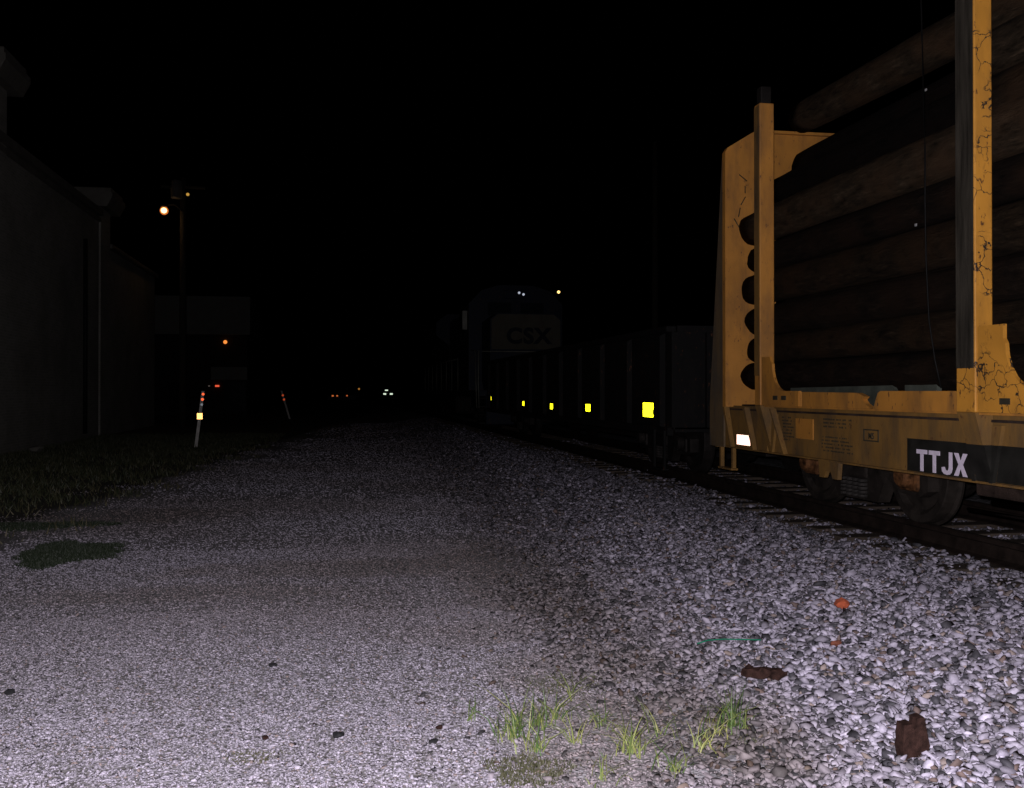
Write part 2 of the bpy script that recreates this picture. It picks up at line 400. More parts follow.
for nm, sel, sub in (('ballast_stone', near, 2), ('ballast_stone_farther', ~near, 1)):
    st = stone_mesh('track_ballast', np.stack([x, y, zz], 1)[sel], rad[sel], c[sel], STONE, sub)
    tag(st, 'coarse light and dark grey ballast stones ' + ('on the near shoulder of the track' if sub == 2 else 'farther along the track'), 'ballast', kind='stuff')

# ------------------------------------------------------------------ grass
def grass_material(name, a, b):
    m, n, bs, N, L = mat_base(name)
    t = N.new('ShaderNodeAttribute'); t.attribute_name = 'blade_colour'
    mm = mix(N, L, t.outputs['Fac'], a, b); L.new(mm, bs.inputs['Base Color']); bs.inputs['Roughness'].default_value = .55
    bs.inputs['Subsurface Weight'].default_value = 0; return m

def blades(name, px, py, h, wdt, lean, mat, tone, curved=False, z0=None):
    n = len(px); a = rng.uniform(0, 2 * np.pi, n); la = rng.uniform(0, 2 * np.pi, n)
    z = gz(px, py) if z0 is None else z0
    segs = (0, .35, .7, 1) if curved else (0, 1)
    V = []
    for s_ in segs:
        off = lean * h * (s_ ** 1.8); cx = px + np.cos(la) * off; cy = py + np.sin(la) * off; cz = z + h * s_ * (1 - .25 * lean * s_)
        ww = wdt * (1 - s_ ** 1.5) * .5
        if s_ < 1:
            V.append(np.stack([cx - np.cos(a) * ww, cy - np.sin(a) * ww, cz], 1)); V.append(np.stack([cx + np.cos(a) * ww, cy + np.sin(a) * ww, cz], 1))
        else: V.append(np.stack([cx, cy, cz], 1))
    V = np.stack(V, 1); k = V.shape[1]; base = (np.arange(n) * k)[:, None]; faces = []
    for i in range(len(segs) - 2): faces += (base + np.array([2 * i, 2 * i + 1, 2 * i + 3, 2 * i + 2])).tolist()
    faces += (base + np.array([k - 3, k - 2, k - 1])).tolist()
    me = bpy.data.meshes.new(name); me.from_pydata(V.reshape(-1, 3).tolist(), [], faces)
    at = me.attributes.new('blade_colour', 'FLOAT', 'POINT'); at.data.foreach_set('value', np.repeat(tone, k).astype(np.float32))
    me.materials.append(mat); o = bpy.data.objects.new(name, me); col.objects.link(o); return o

GR = grass_material('grass_blades', (.022, .034, .012), (.13, .11, .06))
GRM = grass_material('olive_moss', (.04, .044, .02), (.11, .10, .055))
GRG = grass_material('fresh_weed_blades', (.05, .105, .022), (.34, .34, .11))
MOSS = grass_material('dark_low_turf', (.012, .022, .010), (.035, .045, .022))
x, y = scatter(-12, -1.8, 11, 38, 420)
gl = -3.55 + (y - 12) * .115; dd = gl - x + 1.15 * cloudy(x * 2, y * 1.5) + .15 * rng.normal(size=len(x)); k = (dd > 0) & (x > -8.1) & (rng.random(len(x)) < np.clip(dd / 1.6, .05, .9) * (.45 + .55 * (cloudy(x * 2.2, y * 1.7) > -.1))); x, y, dd = x[k], y[k], dd[k]
t = blades('grass_verge', x, y, rng.uniform(.04, .15, len(x)), rng.uniform(.008, .02, len(x)), rng.uniform(.1, 1, len(x)), GR, np.clip(rng.normal(.25, .2, len(x)) + .5 * (dd < .6), 0, 1))
tag(t, 'dark rough grass verge between the gravel road and the building', 'grass', kind='stuff')
# low dark turf patches in the road
def turf(cx, cy, rx, ry, n, label, mat=MOSS, h=(.015, .04), tone=.3, name='turf_patch', cat='grass patch'):
    a = rng.uniform(0, 2 * np.pi, n); r = np.sqrt(rng.random(n)) * (1 + .09 * rng.normal(size=n)) * (1 + .16 * np.sin(3 * a + 1) + .13 * np.sin(5 * a + cx) + .07 * np.sin(11 * a))
    x = cx + rx * r * np.cos(a); y = cy + ry * r * np.sin(a)
    o = blades(name, x, y, rng.uniform(*h, n), rng.uniform(.006, .012, n), rng.uniform(.1, .8, n), mat, np.clip(rng.normal(tone, .2, n), 0, 1)); tag(o, label, cat); return o
turf(-2.56, 10.35, .42, .66, 26000, 'dark green low turf patch lying alone in the grey gravel')
turf(-3.45, 12.6, .8, .33, 9000, 'narrow dark turf strip at the left edge of the gravel')
turf(.80, 4.12, .17, .17, 1500, 'small olive moss patch under the near grass clump', GRM, (.008, .025), .3)
turf(1.28, 5.3, .25, .22, 1500, 'thin olive moss film beyond the weeds', GRM, (.004, .014), .25)
turf(1.78, 4.25, .17, .13, 900, 'dull moss patch at the foot of the ballast', GRM, (.004, .014), .3)
turf(-.36, 4.5, .12, .09, 500, 'faint moss spot in the pale gravel near the picture edge', GRM, (.004, .012), .5)

def tuft(x, y, n, h, spread, label, tone=.25, lean=.7):
    a = rng.uniform(0, 2 * np.pi, n); n = int(n * .8); a = a[:n]; r = np.abs(rng.normal(0, spread * 1.15, n))
    o = blades('grass_tuft', x + r * np.cos(a), y + r * np.sin(a), rng.uniform(.3, 1, n) ** 1.3 * h * 1.95, rng.uniform(.004, .0075, n), rng.uniform(.2, lean + .9, n), GRG, np.clip(rng.normal(tone, .25, n), 0, 1), True)
    tag(o, label, 'weed', 'weed tufts growing through the gravel'); return o
tuft(.64, 4.80, 14, .13, .02, 'thin grass sprig standing alone left of the other weeds', .3)
tuft(.80, 4.52, 75, .15, .05, 'tallest dense grass clump at the left of the weeds', .2)
tuft(.93, 4.62, 45, .15, .04, 'grass clump just right of the tallest dense clump', .2)
tuft(1.06, 4.75, 26, .12, .02, 'upright narrow grass tuft with thin blades in the middle of the weeds', .3)
tuft(.88, 4.33, 50, .11, .05, 'low sprawling grass clump in front of the tallest clump', .35)
tuft(1.06, 4.42, 22, .12, .025, 'slim yellow green tuft between two denser clumps', .5)
tuft(1.25, 4.62, 40, .09, .05, 'short bushy tuft on brown gravel behind the yellowish clump', .3)
tuft(1.20, 5.02, 7, .15, .01, 'single thin stem with few blades farthest from camera', .7)
tuft(1.28, 4.24, 75, .11, .05, 'bright green clump with yellow base near the picture edge', .45)
tuft(1.48, 4.45, 22, .13, .04, 'sparse leaning tuft left of the brown straw', .35)
tuft(1.60, 4.22, 30, .09, .04, 'small tuft at the edge of the muddy ballast', .5)
tuft(1.83, 4.42, 80, .14, .055, 'rightmost dense dark green clump against pale ballast', .1)
tuft(1.72, 4.36, 35, .09, .05, 'yellow straw coloured tuft beside the dark green clump', 1)
tuft(1.40, 4.02, 45, .10, .05, 'grass tuft cut by the lower edge right of centre', .3)
tuft(1.08, 3.98, 25, .08, .04, 'short tuft cut by the lower edge below the slim tuft', .4)

# ------------------------------------------------------------------ single stones and scraps
def lump(name, x, y, z, r, sc, mat, label, cat, rot=0, sub=2, parent=None):
    v, f = ico(sub); q = rng.normal(size=(6, 3)); v = v * (1 + rng.uniform(-.1, .1, (len(v), 1)))
    for d in q:
        d = d / np.linalg.norm(d); e = v @ d; o = e > .65; v[o] -= np.outer(e[o] - .65, d)
    v = v * np.array(sc) * r; cr, sr = math.cos(rot), math.sin(rot); v[:, :2] = v[:, :2] @ np.array([[cr, sr], [-sr, cr]])
    me = bpy.data.meshes.new(name); me.from_pydata(v.tolist(), [], f.tolist()); me.materials.append(mat)
    o = bpy.data.objects.new(name, me); o.location = (x, y, z); col.objects.link(o); tag(o, label, cat); return o
BLK = simple('black_stone', (.022, .022, .024), .8, 0, .5, 40)
BRN = simple('dark_brown_bark', (.030, .015, .012), .9, 0, .6, 30, .6)
ORG = simple('orange_brick_clay', (.36, .075, .03), .9, 0, .35, 40)
g0 = lambda x, y: float(gz(x, y))
lump('dark_stone', .02, 4.69, .015, .032, (1.2, .8, .6), BLK, 'black stone in pale gravel, left of three near the lower edge', 'stone')
lump('dark_stone', .44, 4.53, .012, .024, (1.2, .8, .6), BLK, 'small black stone just left of the weeds', 'stone', .6)
lump('dark_stone', -.31, 4.72, .01, .018, (1, .8, .7), BRN, 'small reddish dark stone left of the black ones near the edge', 'stone')
lump('dark_stone', -.35, 5.96, .01, .024, (1.1, .8, .7), BLK, 'dark stone alone in gravel well beyond the black pair', 'stone')
lump('dark_stone', -1.67, 5.62, .015, .035, (1, .8, .8), BLK, 'black clod at the left picture edge', 'stone')
lump('dark_stone', .49, 4.72, .012, .02, (1.1, .9, .6), BRN, 'brown flat pebble behind the small black stone', 'stone')
lump('brick_fragment', 3.26, 6.07, g0(3.26, 6.07) + .05, .055, (1, .8, .85), ORG, 'orange brick fragment on the pale ballast', 'brick piece')
lump('brick_fragment', 2.85, 5.36, g0(2.85, 5.36) + .03, .034, (1.2, .8, .7), simple('dull_red_brick', (.20, .07, .045), .9, 0, .3, 30), 'smaller dull red brick piece nearer the camera', 'brick piece')
mb = MB(); zc_ = g0(2.22, 4.98) + .03
mb.prism('z', [(2.13, 5.03), (2.14, 5.00), (2.19, 4.975), (2.25, 4.955), (2.29, 4.925), (2.335, 4.93), (2.32, 4.955), (2.33, 4.985), (2.28, 5.005), (2.24, 5.03), (2.18, 5.055)], zc_, zc_ + .045)
bmesh.ops.triangulate(mb.bm, faces=[f for f in mb.bm.faces if len(f.verts) > 4]); bmesh.ops.subdivide_edges(mb.bm, edges=mb.bm.edges[:], cuts=1)
for v in mb.bm.verts: v.co += Vector(rng.normal(0, .0055, 3).tolist())
o = mb.build('wood_chunk', BRN); tag(o, 'dark brown wood chunk lying flat on ballast', 'wood scrap')
mb = MB(); zb = g0(2.36, 3.80) + .01
mb.prism('y', [(2.325, zb - .01), (2.312, zb + .05), (2.318, zb + .10), (2.322, zb + .142), (2.362, zb + .146), (2.366, zb + .128), (2.376, zb + .126), (2.380, zb + .166), (2.412, zb + .170), (2.422, zb + .12), (2.436, zb + .05), (2.428, zb + .022), (2.39, zb + .006), (2.35, zb + .01), (2.338, zb - .022)], 3.80, 3.86)
bmesh.ops.triangulate(mb.bm, faces=[f for f in mb.bm.faces if len(f.verts) > 4])
bmesh.ops.subdivide_edges(mb.bm, edges=mb.bm.edges[:], cuts=1)
for v in mb.bm.verts: v.co += Vector(rng.normal(0, .0012, 3).tolist())
o = mb.build('wood_chunk', BRN); tag(o, 'dark brown splintered block of wood standing upright in the ballast', 'wood scrap')
mb = MB(); mb.ball((5.178, 14.519, .40), .045, 1, (1.3, 1, .5))  # made-up metal piece that stands in for a glint on the rail
for v in mb.bm.verts: v.co += Vector(rng.normal(0, .006, 3).tolist())
fm = simple('glint_piece_metal', (.75, .66, .45), .28, 1, .1, 20, .4); o = mb.build('rail_glint_piece', fm)
for q in o.data.polygons: q.use_smooth = False
tag(o, 'small shiny metal piece added for a glint by the near rail', 'added glint')
mb = MB(); pts = [(2.12, 5.66), (2.2, 5.70), (2.3, 5.68), (2.4, 5.62), (2.48, 5.57)]
o = mb.tube([(a, b, g0(a, b) + .05) for a, b in pts], .004, 6).build('green_string', simple('green_plastic', (.01, .16, .09), .5, 0, .2, 30, 0)); tag(o, 'thin green plastic string lying on the ballast', 'string')
x, y = scatter(1.3, 2.4, 3.9, 5.2, 60); k = rng.random(len(x)) < .9
t = blades('straw_litter', x, y, rng.uniform(.02, .05, len(x)), rng.uniform(.003, .006, len(x)), np.full(len(x), 1.4), GR, np.full(len(x), .9)); tag(t, 'scattered dry straw on the muddy gravel', 'straw', kind='stuff')

# ================================================================== railway track
RZ = .48                                                     # top of rail
RAIL = simple('rusty_rail', (.016, .011, .009), .75, .3, .5, 8, .3)
def rail(xc, label):
    prof = [(-.075, RZ - .178), (.075, RZ - .178), (.075, RZ - .166), (.02, RZ - .145), (.009, RZ - .12), (.009, RZ - .05), (.036, RZ - .036), (.037, RZ - .008), (.028, RZ), (-.028, RZ), (-.037, RZ - .008), (-.036, RZ - .036), (-.009, RZ - .05), (-.009, RZ - .12), (-.02, RZ - .145), (-.075, RZ - .166)]
    o = MB().prism('y', [(xc + a, b) for a, b in prof], -12, 200).build('rail', RAIL)
    MB().box(xc - .02, xc + .02, -12, 200, RZ - .001, RZ + .0015).build('running_surface', simple('worn_rail_top', (.06, .05, .045), .45, .8, .3, 9, .05), o)
    tag(o, label, 'rail')
rail(4.93, 'rusty steel rail nearest the gravel, under the near wheels')
rail(6.365, 'far rusty rail on the other side under the cars')
TIE = simple('weathered_tie_wood', (.055, .043, .034), .9, 0, .5, 6, .6, (.6, 9, 3))
y = -3.0; first = None; i = 0
while y < 46:
    if first is None:
        first = MB().box(-1.21, 1.21, -.115, .115, -.17, 0, .012).build('railway_tie', TIE, origin=(0, 0, 0)); o = first
    else: o = first.copy(); col.objects.link(o)
    o.location = (5.65 + random.uniform(-.06, .04), y, RZ - .18 + random.uniform(-.006, .004)); o.rotation_euler.z = random.uniform(-.02, .02)
    tag(o, 'brown wooden railway tie half buried in ballast under the rails', 'railway tie', 'wooden ties under the track')
    y += .54; i += 1

# ================================================================== the log car
SX = 4.25                                                    # face of the side sill
car = empty('log_flat_car', (5.65, 4, RZ), 'yellow railway flat car with bulkhead and stakes, loaded with logs', 'railway car')
Y0, Y1 = -7.5, 10.75
mb = MB(); mb.box(SX + .1, 7.05, Y0, Y1 - .1, 1.40, 1.455); mb.build('deck', DARK, car)
# the side sill: web, flanges, end sill
mb = MB(); mb.box(SX, SX + .02, Y0, Y1, .99, 1.443); mb.box(SX - .03, SX - .002, Y0, Y1, .985, 1.0)
mb.box(SX + .002, 7.0, Y1 - .018, Y1 + .03, .97, 1.45)
sill = mb.build('side_sill', YELD, car)
MB().box(SX - .03, SX - .002, Y0, Y1 - .1, 1.395, 1.412).build('sill_flange', RUST, car)
mb = MB(); mb.box(7.03, 7.05, Y0, Y1 - .2, .99, 1.40); mb.build('side_sill', YELD, car)
mb = MB(); mb.box(5.3, 6.0, Y0, Y1, .82, 1.38); mb.build('centre_sill', DARK, car)
mb = MB()
for yy in (-4, -2, 0, 2, 3.4, 5, 6.2, 10.1): mb.box(SX + .03, 7.02, yy - .04, yy + .04, 1.05, 1.395)
mb.build('cross_bearer', DARK, car)
# lip along the deck edge, in lengths with a notch
mb = MB()
mb.prism('x', [(9.18, 1.46), (8.40, 1.46), (8.40, 1.592), (9.18, 1.592)], 4.12, 4.17)
mb.prism('x', [(8.385, 1.46), (7.36, 1.46), (7.20, 1.462), (7.30, 1.50), (7.34, 1.53), (7.30, 1.555), (7.42, 1.585), (8.385, 1.592)], 4.125, 4.17)
mb.prism('x', [(7.17, 1.46), (6.08, 1.46), (6.08, 1.60), (7.06, 1.60), (7.10, 1.585)], 4.12, 4.165)
mb.box(4.12, 4.165, 2.9, 5.66, 1.46, 1.60)
mb.box(4.13, SX + .09, Y0, 9.2, 1.445, 1.459)
mb.build('deck_edge_lip', YEL, car)
mb = MB(); mb.box(4.36, 4.40, 6.7, 7.12, 1.46, 1.655); mb.prism('x', [(7.12, 1.46), (9.1, 1.46), (9.1, 1.63), (7.3, 1.645)], 4.36, 4.39); mb.box(4.36, 4.40, 3.2, 5.6, 1.46, 1.65)
mb.build('inner_board', TEAL, car)

def stake_post(ys, w_, dy, top, face_mat, side_mat, bx, brk):
    me_ = MB(); x0 = 4.10
    me_.box(x0, x0 + w_, ys, ys + dy, 1.46, top, .008)
    o = me_.build('stake', face_mat, car)
    m = MB(); m.box(x0 - .004, x0 + .002, ys + .012, ys + dy - .004, 1.75, top - .02); m.build('dark_side_plate', side_mat, o)  # thin plate in a darker colour than the stake's front
    m = MB()
    m.hexa([(x0 + .002, ys + .002, 1.458), (x0 + w_, ys + .002, 1.458), (x0 + w_, ys + dy, 1.458), (x0 + .002, ys + dy, 1.458),
            (SX - .012, ys + .03, 1.0), (SX + .006, ys + .03, 1.0), (SX + .006, ys + dy - .03, 1.0), (SX - .012, ys + dy - .03, 1.0)])
    m.prism('x', [(ys - .10, 1.375), (ys - .002, 1.375), (ys + .028, 1.0), (ys - .005, 1.0)], SX - .03, SX - .004)
    m.prism('x', [(ys + dy + .10, 1.375), (ys + dy + .002, 1.375), (ys + dy - .028, 1.0), (ys + dy + .005, 1.0)], SX - .03, SX - .004)
    ft = m.build('tapered_foot', YELD, o)
    if bx:
        k_ = (1.458 - 1.246) / .458; xa = x0 + .002 + (SX - .012 - x0 - .002) * k_
        MB().hexa([(xa - .004, ys - .003, 1.246), (SX + .03, ys - .003, 1.246), (SX + .03, ys + dy + .003, 1.246), (xa - .004, ys + dy + .003, 1.246),
                   (SX - .018, ys + .006, .998), (SX + .01, ys + .006, .998), (SX + .01, ys + dy - .006, .998), (SX - .018, ys + dy - .006, .998)]).build('black_painted_foot', BLACKP, ft)
        g_ = MB().prism('x', [(ys - .07, 1.246), (ys - .002, 1.246), (ys + .03, .996), (ys - .005, .996)], SX - .034, SX - .0075); g_.build('black_painted_gusset', BLACKP, ft)
        g_ = MB().prism('x', [(ys + dy + .07, 1.246), (ys + dy + .002, 1.246), (ys + dy - .03, .996), (ys + dy + .005, .996)], SX - .034, SX - .0075); g_.build('black_painted_gusset', BLACKP, ft)
    m = MB(); m.prism('x', brk, 4.112, 4.14); m.build('bracket_plate', face_mat, o)
    return o
def arc(c, r, a0, a1, n=7): return [(c[0] + r * math.cos(R(a0 + (a1 - a0) * k / (n - 1))), c[1] + r * math.sin(R(a0 + (a1 - a0) * k / (n - 1)))) for k in range(n)]
b1 = [(9.21, 1.462), (8.42, 1.462), (8.42, 1.60), (8.72, 1.60)] + arc((8.72, 1.86), .26, -90, 0, 7) + [(9.0, 1.88), (9.03, 1.93), (9.21, 1.93)]
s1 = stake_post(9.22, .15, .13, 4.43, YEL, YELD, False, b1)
b2 = [(5.87, 1.462), (4.9, 1.462), (4.9, 1.60), (5.30, 1.60)] + arc((5.30, 1.90), .30, -90, 0, 7) + [(5.62, 1.93), (5.62, 2.02), (5.87, 2.02)]
s2 = stake_post(5.88, .13, .20, 5.0, YELS, GREY_STEEL, True, b2)
# stake top extension
m = MB(); m.box(4.12, 4.23, 9.235, 9.34, 4.43, 4.60, .01); m.build('dark_extension', DARK, s1)
# slots
m = MB()
for zz_ in (1.80, 1.66, 1.50): m.lathe([(.012, 0), (.032, 0), (.032, -.006), (.012, -.006), (.012, 0)], (4.165, 9.218, zz_), 'y', 12)
m.build('bolt_ring', STEN, s1)
for yy in (8.9, 8.72, 5.6, 5.35): MB().box(4.106, 4.111, yy - .05, yy + .05, 1.515, 1.555, .002).build('slot', STEN, car)
for yy, tp in ((9.22, 4.43), (5.88, 4.6), (2.5, 4.6)):
    MB().box(7.05, 7.18, yy, yy + .14, 1.2, tp, .008).build('stake', YEL, car)
s3 = stake_post(2.50, .13, .20, 4.6, YEL, GREY_STEEL, True, [(a - 3.38, b) for a, b in b2])
# bulkhead
bh = MB()
prof = [(4.16, 1.43), (4.16, 4.19), (4.19, 4.24), (4.45, 4.40), (4.52, 4.44), (6.78, 4.44), (7.14, 4.20), (7.14, 1.43)]
bh.prism('y', prof, 10.25, 10.33)
bhd = bh.build('bulkhead', YEL, car)
MB().box(4.5, 6.8, 10.20, 10.249, 4.405, 4.435).build('top_rail', YEL, bhd)
BM = painted('dusty_grey_yellow', (.14, .095, .05), dirt=(.06, .055, .05), amount=.8, grime=(.4, .5))
for xx in (4.16, 7.10): MB().prism('x', [(10.332, 1.2), (10.332, 4.15), (10.37, 4.15), (10.74, 1.46), (10.74, .99), (10.332, .99)], xx + .012, xx + .032).build('bulkhead_brace', BM, bhd)
m = MB()
for k in range(5): m.tube([(4.32 + .08 * math.sin(k), 10.249, 3.95 - k * .12), (4.36 + .05 * math.cos(k), 10.246, 3.88 - k * .13)], .006, 5)
m.build('scuff_marks', STEN, bhd)
# lower outrigger between bulkhead and sill
def gusset(xt, yt, yb, w_=.05):
    MB().hexa([(xt, yt, 1.43), (xt + .06, yt, 1.43), (xt + .06, yt + w_, 1.43), (xt, yt + w_, 1.43), (4.20, yb, 1.0), (4.246, yb, 1.0), (4.246, yb + w_ * .7, 1.0), (4.20, yb + w_ * .7, 1.0)]).build('sill_gusset', YELD, car)
gusset(4.155, 9.74, 9.62); gusset(4.155, 10.28, 10.2); gusset(4.14, 9.08, 8.92, .03)
# reflector, placards, black panel and lettering
m = MB(); m.box(SX - .008, SX - .002, 9.80, 10.14, 1.03, 1.135); o = m.build('reflector', RETRO_W, car); o['label'] = 'pale worn reflector near the car end'
m = MB(); m.box(SX - .012, SX - .002, 8.40, 8.74, 1.16, 1.345); o = m.build('placard_plate', YEL, car); o['label'] = 'brighter yellow rectangular plate on the grimy sill'
m = MB(); m.box(SX - .012, SX - .002, 7.30, 7.50, 1.20, 1.285); o = m.build('placard_frame', YELD, car)
m = MB()
for a, b, c_, d in ((7.29, 7.51, 1.282, 1.292), (7.29, 7.51, 1.194, 1.204), (7.285, 7.297, 1.194, 1.292), (7.503, 7.515, 1.194, 1.292)): m.box(SX - .018, SX - .0125, a, b, c_, d)
m.build('frame_rim', STEN, o)
MROT = lambda x, y, z: Matrix.Translation((x, y, z)) @ Matrix(((0, 0, -1, 0), (-1, 0, 0, 0), (0, 1, 0, 0), (0, 0, 0, 1)))
place_mesh('stencil_lettering', text_mesh('M5', .07, 1, .001), STEN, MROT(SX - .0135, 7.40, 1.215), o)
m = MB(); m.box(SX - .006, SX - .0015, 2.2, 6.90, 1.003, 1.245); pan = m.build('black_panel', BLACKP, car)
def letter(ch, y0, wd, z0=1.012, h=.158, x=SX - .0085, t=.039):
    """bold narrow capital; y0 is its left edge seen from the road, reading towards -y"""
    m = MB(); P = lambda u, v: (y0 - u * wd, z0 + v * h); k = t / wd; q = t / h * .8
    def poly(pts): m.prism('x', [P(*p) for p in pts], x, x + .003)
    if ch == 'T': poly([(0, 1), (1, 1), (1, 1 - q), (.5 + k / 2, 1 - q), (.5 + k / 2, 0), (.5 - k / 2, 0), (.5 - k / 2, 1 - q), (0, 1 - q)])
    if ch == 'J': poly([(1, 1), (1, .26), (.93, .10), (.75, .01), (.5, -.015), (.22, .02), (.05, .12), (0, .30), (k * .95, .33), (.36, .22), (.5, q * .85), (.62, .20), (1 - k, .32), (1 - k, 1)])
    if ch == 'X':
        e = k * .62; poly([(0, 1), (2 * e, 1), (.5, .66), (1 - 2 * e, 1), (1, 1), (.5 + e, .51), (1, 0), (1 - 2 * e, 0), (.5, .35), (2 * e, 0), (0, 0), (.5 - e, .51)])
    m.build('letter', WHITEP, pan)
for ch, yy, wd in (('T', 6.775, .135), ('T', 6.62, .135), ('J', 6.465, .125), ('X', 6.32, .15)): letter(ch, yy, wd)
# faded stencil blocks: lines too worn to read
def stencil(y0, z0, rows, wid, rh=.014, gap=.026, dens=.75):
    m = MB()
    for r_ in range(rows):
        y = y0; end = y0 - wid * random.uniform(.7, 1)
        while y > end:
            l = random.uniform(.008, .022); z = z0 - r_ * gap
            if random.random() < dens: m.box(SX - .0025, SX - .0008, y - l, y, z, z + rh * random.uniform(.8, 1))
            y -= l + random.uniform(.004, .012)
    m.build('stencil_lettering', STEN, car)
stencil(9.05, 1.34, 8, .28, .016, .03); stencil(8.22, 1.345, 3, .55, .016, .032); stencil(8.25, 1.19, 5, .60, .014, .030)
# step below the sill end, bracket and underframe gear
m = MB(); m.box(SX - .03, SX + .01, 10.53, 10.57, .76, .99); m.box(SX - .03, SX + .01, 10.20, 10.24, .76, .99); m.box(SX - .05, SX + .03, 10.20, 10.57, .745, .765); m.build('sill_step', YELD, car)
m = MB(); m.prism('x', [(8.28, .985), (7.92, .985), (7.94, .84), (8.02, .84), (8.06, .90), (8.14, .90), (8.18, .84), (8.26, .84)], SX - .02, SX + .02); m.build('jacking_bracket', YELD, car)
m = MB(); m.tube([(4.55, -5, .86), (4.55, 2, .86), (4.62, 4.5, .83), (4.6, 5.4, .90), (4.7, 6.4, .84), (4.9, 7.0, .93)], .016, 8)
m.tube([(5.1, -5, .80), (5.1, 7.1, .72)], .02, 8); m.box(4.6, 5.2, 3.8, 6.6, .84, .97, .02); m.tube([(4.75, 2, .74), (4.75, 6.9, .70)], .014, 8); m.build('brake_rigging', RUST, car)
m = MB(); m.box(5.45, 5.85, Y1 + .03, 11.05, .85, 1.15, .03); m.box(5.5, 5.8, 11.05, 11.35, .84, 1.16, .05); m.build('coupler', RUST, car)
# truck
def truck(yc, par, x_near=4.72, dark=RUST, ends=ORUST, r=.42, wb=.875):
    t_ = MB()
    zc = RZ + r
    for xa, xb in ((x_near, x_near + .12), (11.3 - x_near - .12, 11.3 - x_near)):
        pts = [(-1.13, .05), (-1.13, -.13), (-1.0, -.19), (-.72, -.17), (-.5, -.06), (-.36, -.30), (.36, -.30), (.5, -.06), (.72, -.17), (1.0, -.19), (1.13, -.13), (1.13, .05), (.95, .13), (.55, .20), (.30, .12), (-.30, .12), (-.55, .20), (-.95, .13)]
        t_.prism('x', [(yc + a, zc + b) for a, b in pts], xa, xb)
    t_.box(x_near - .02, 11.3 - x_near + .02, yc - .19, yc + .19, zc - .10, zc + .11, .02)
    tr = t_.build('truck', dark, par)
    s_ = MB()
    for dy in (-.16, -.055, .055, .16):
        for zz_ in np.arange(-.27, -.10, .035): s_.lathe([(.042, 0), (.05, .012), (.042, .024)], (x_near - .03, yc + dy, zc + zz_), 'z', 10)
    s_.build('spring_nest', simple('dark_spring_steel', (.035, .032, .03), .7, .3, .5, 9), tr)
    for dy in (-wb, wb):
        b_ = MB(); b_.box(x_near - .03, x_near + .12, yc + dy - .14, yc + dy + .14, zc - .145, zc + .06, .03); b_.lathe([(.0, -.09), (.075, -.09), (.10, -.06), (.10, 0)], (x_near - .02, yc + dy, zc - .02), 'x', 20); b_.build('bearing_box', ends, tr)
        w_ = MB()
        for sgn, xr in ((1, 4.86), (-1, 6.44)):
            w_.lathe([(0, -.01 * sgn), (.10, -.01 * sgn), (.12, .02 * sgn), (.31, .035 * sgn), (.35, 0), (r - .004, 0), (r, .01 * sgn), (r + .004, .10 * sgn), (r + .026, .12 * sgn), (r + .02, .145 * sgn), (.34, .145 * sgn), (0, .12 * sgn)], (xr, yc + dy, zc + .006), 'x', 48)
        w_.tube([(4.87, yc + dy, zc), (6.43, yc + dy, zc)], .08, 14); w_.build('wheel', dark, tr)
    return tr
truck(8.62, car, x_near=4.79, dark=simple('grimy_truck_steel', (.016, .013, .011), .8, .1, .6, 7, .4), ends=simple('orange_rusty_box', (.075, .032, .012), .8, 0, .9, 16, .4))

# ------------------------------------------------------------------ the logs
LM = [bark('dark_bark', (.012, .008, .0055), 1), bark('brown_bark', (.020, .0135, .008), 2), bark('bare_brown_log', (.037, .026, .016), 3), bark('very_dark_bark', (.005, .0035, .003), 4)]
def log(x, z, r, y_far, y_near, mt, label, r1=None, dx=0, dz=0, group='logs stacked on the flat car'):
    n, sg = 22, 26; bm = bmesh.new(); rings = []; ph = random.uniform(0, 9)
    for i in range(sg + 1):
        t = i / sg; y = y_far + (y_near - y_far) * t; rr = r + ((r1 or r) - r) * t
        cx = x + dx * t + .012 * math.sin(3 * t + ph); cz = z + dz * t + .012 * math.sin(4 * t + ph * 2)
        ring = []
        for k in range(n):
            a = 2 * math.pi * k / n; q = rr * (1 + .035 * math.sin(3 * a + ph + t * 2) + .02 * math.sin(5 * a - t * 9 + ph) + random.uniform(-.018, .018))
            if i in (0, sg): q *= .96
            ring.append(bm.verts.new((cx + q * math.cos(a), y, cz + q * math.sin(a))))
        rings.append(ring)
    for i in range(sg):
        for k in range(n): f = bm.faces.new((rings[i][k], rings[i][(k + 1) % n], rings[i + 1][(k + 1) % n], rings[i + 1][k])); f.smooth = True
    bm.faces.new(rings[0]); bm.faces.new(rings[-1][::-1]); bmesh.ops.recalc_face_normals(bm, faces=bm.faces)
    mb = MB(); mb.bm.free(); mb.bm = bm; o = mb.build('log', LM[mt]); tag(o, label, 'log', group); return o
log(4.455, 3.34, .175, 10.18, 1.6, 2, 'thick lit brown log sixth from the deck in the outer face of the load', .185)
log(4.50, 3.02, .145, 10.16, 1.2, 0, 'dark log directly under the lit brown one in the outer face', .15)
log(4.46, 2.69, .165, 10.19, 1.5, 1, 'brown log fourth from the deck in the outer face of the load', .17)
log(4.50, 2.36, .155, 10.15, 1.2, 0, 'dark log third from the deck in the outer face of the load', .16)
log(4.50, 2.05, .145, 10.17, 1.8, 1, 'slimmer brown log second from the deck in the outer face', .15)
log(4.47, 1.76, .15, 10.19, 1.4, 0, 'bottom log of the outer face lying along the deck edge', .15)
log(4.80, 3.76, .17, 10.2, 1.7, 3, 'blackish log set back above the lit brown one', .18)
log(5.06, 4.05, .17, 10.18, 1.5, 3, 'blackish log under the topmost log, level with the bulkhead top', .17)
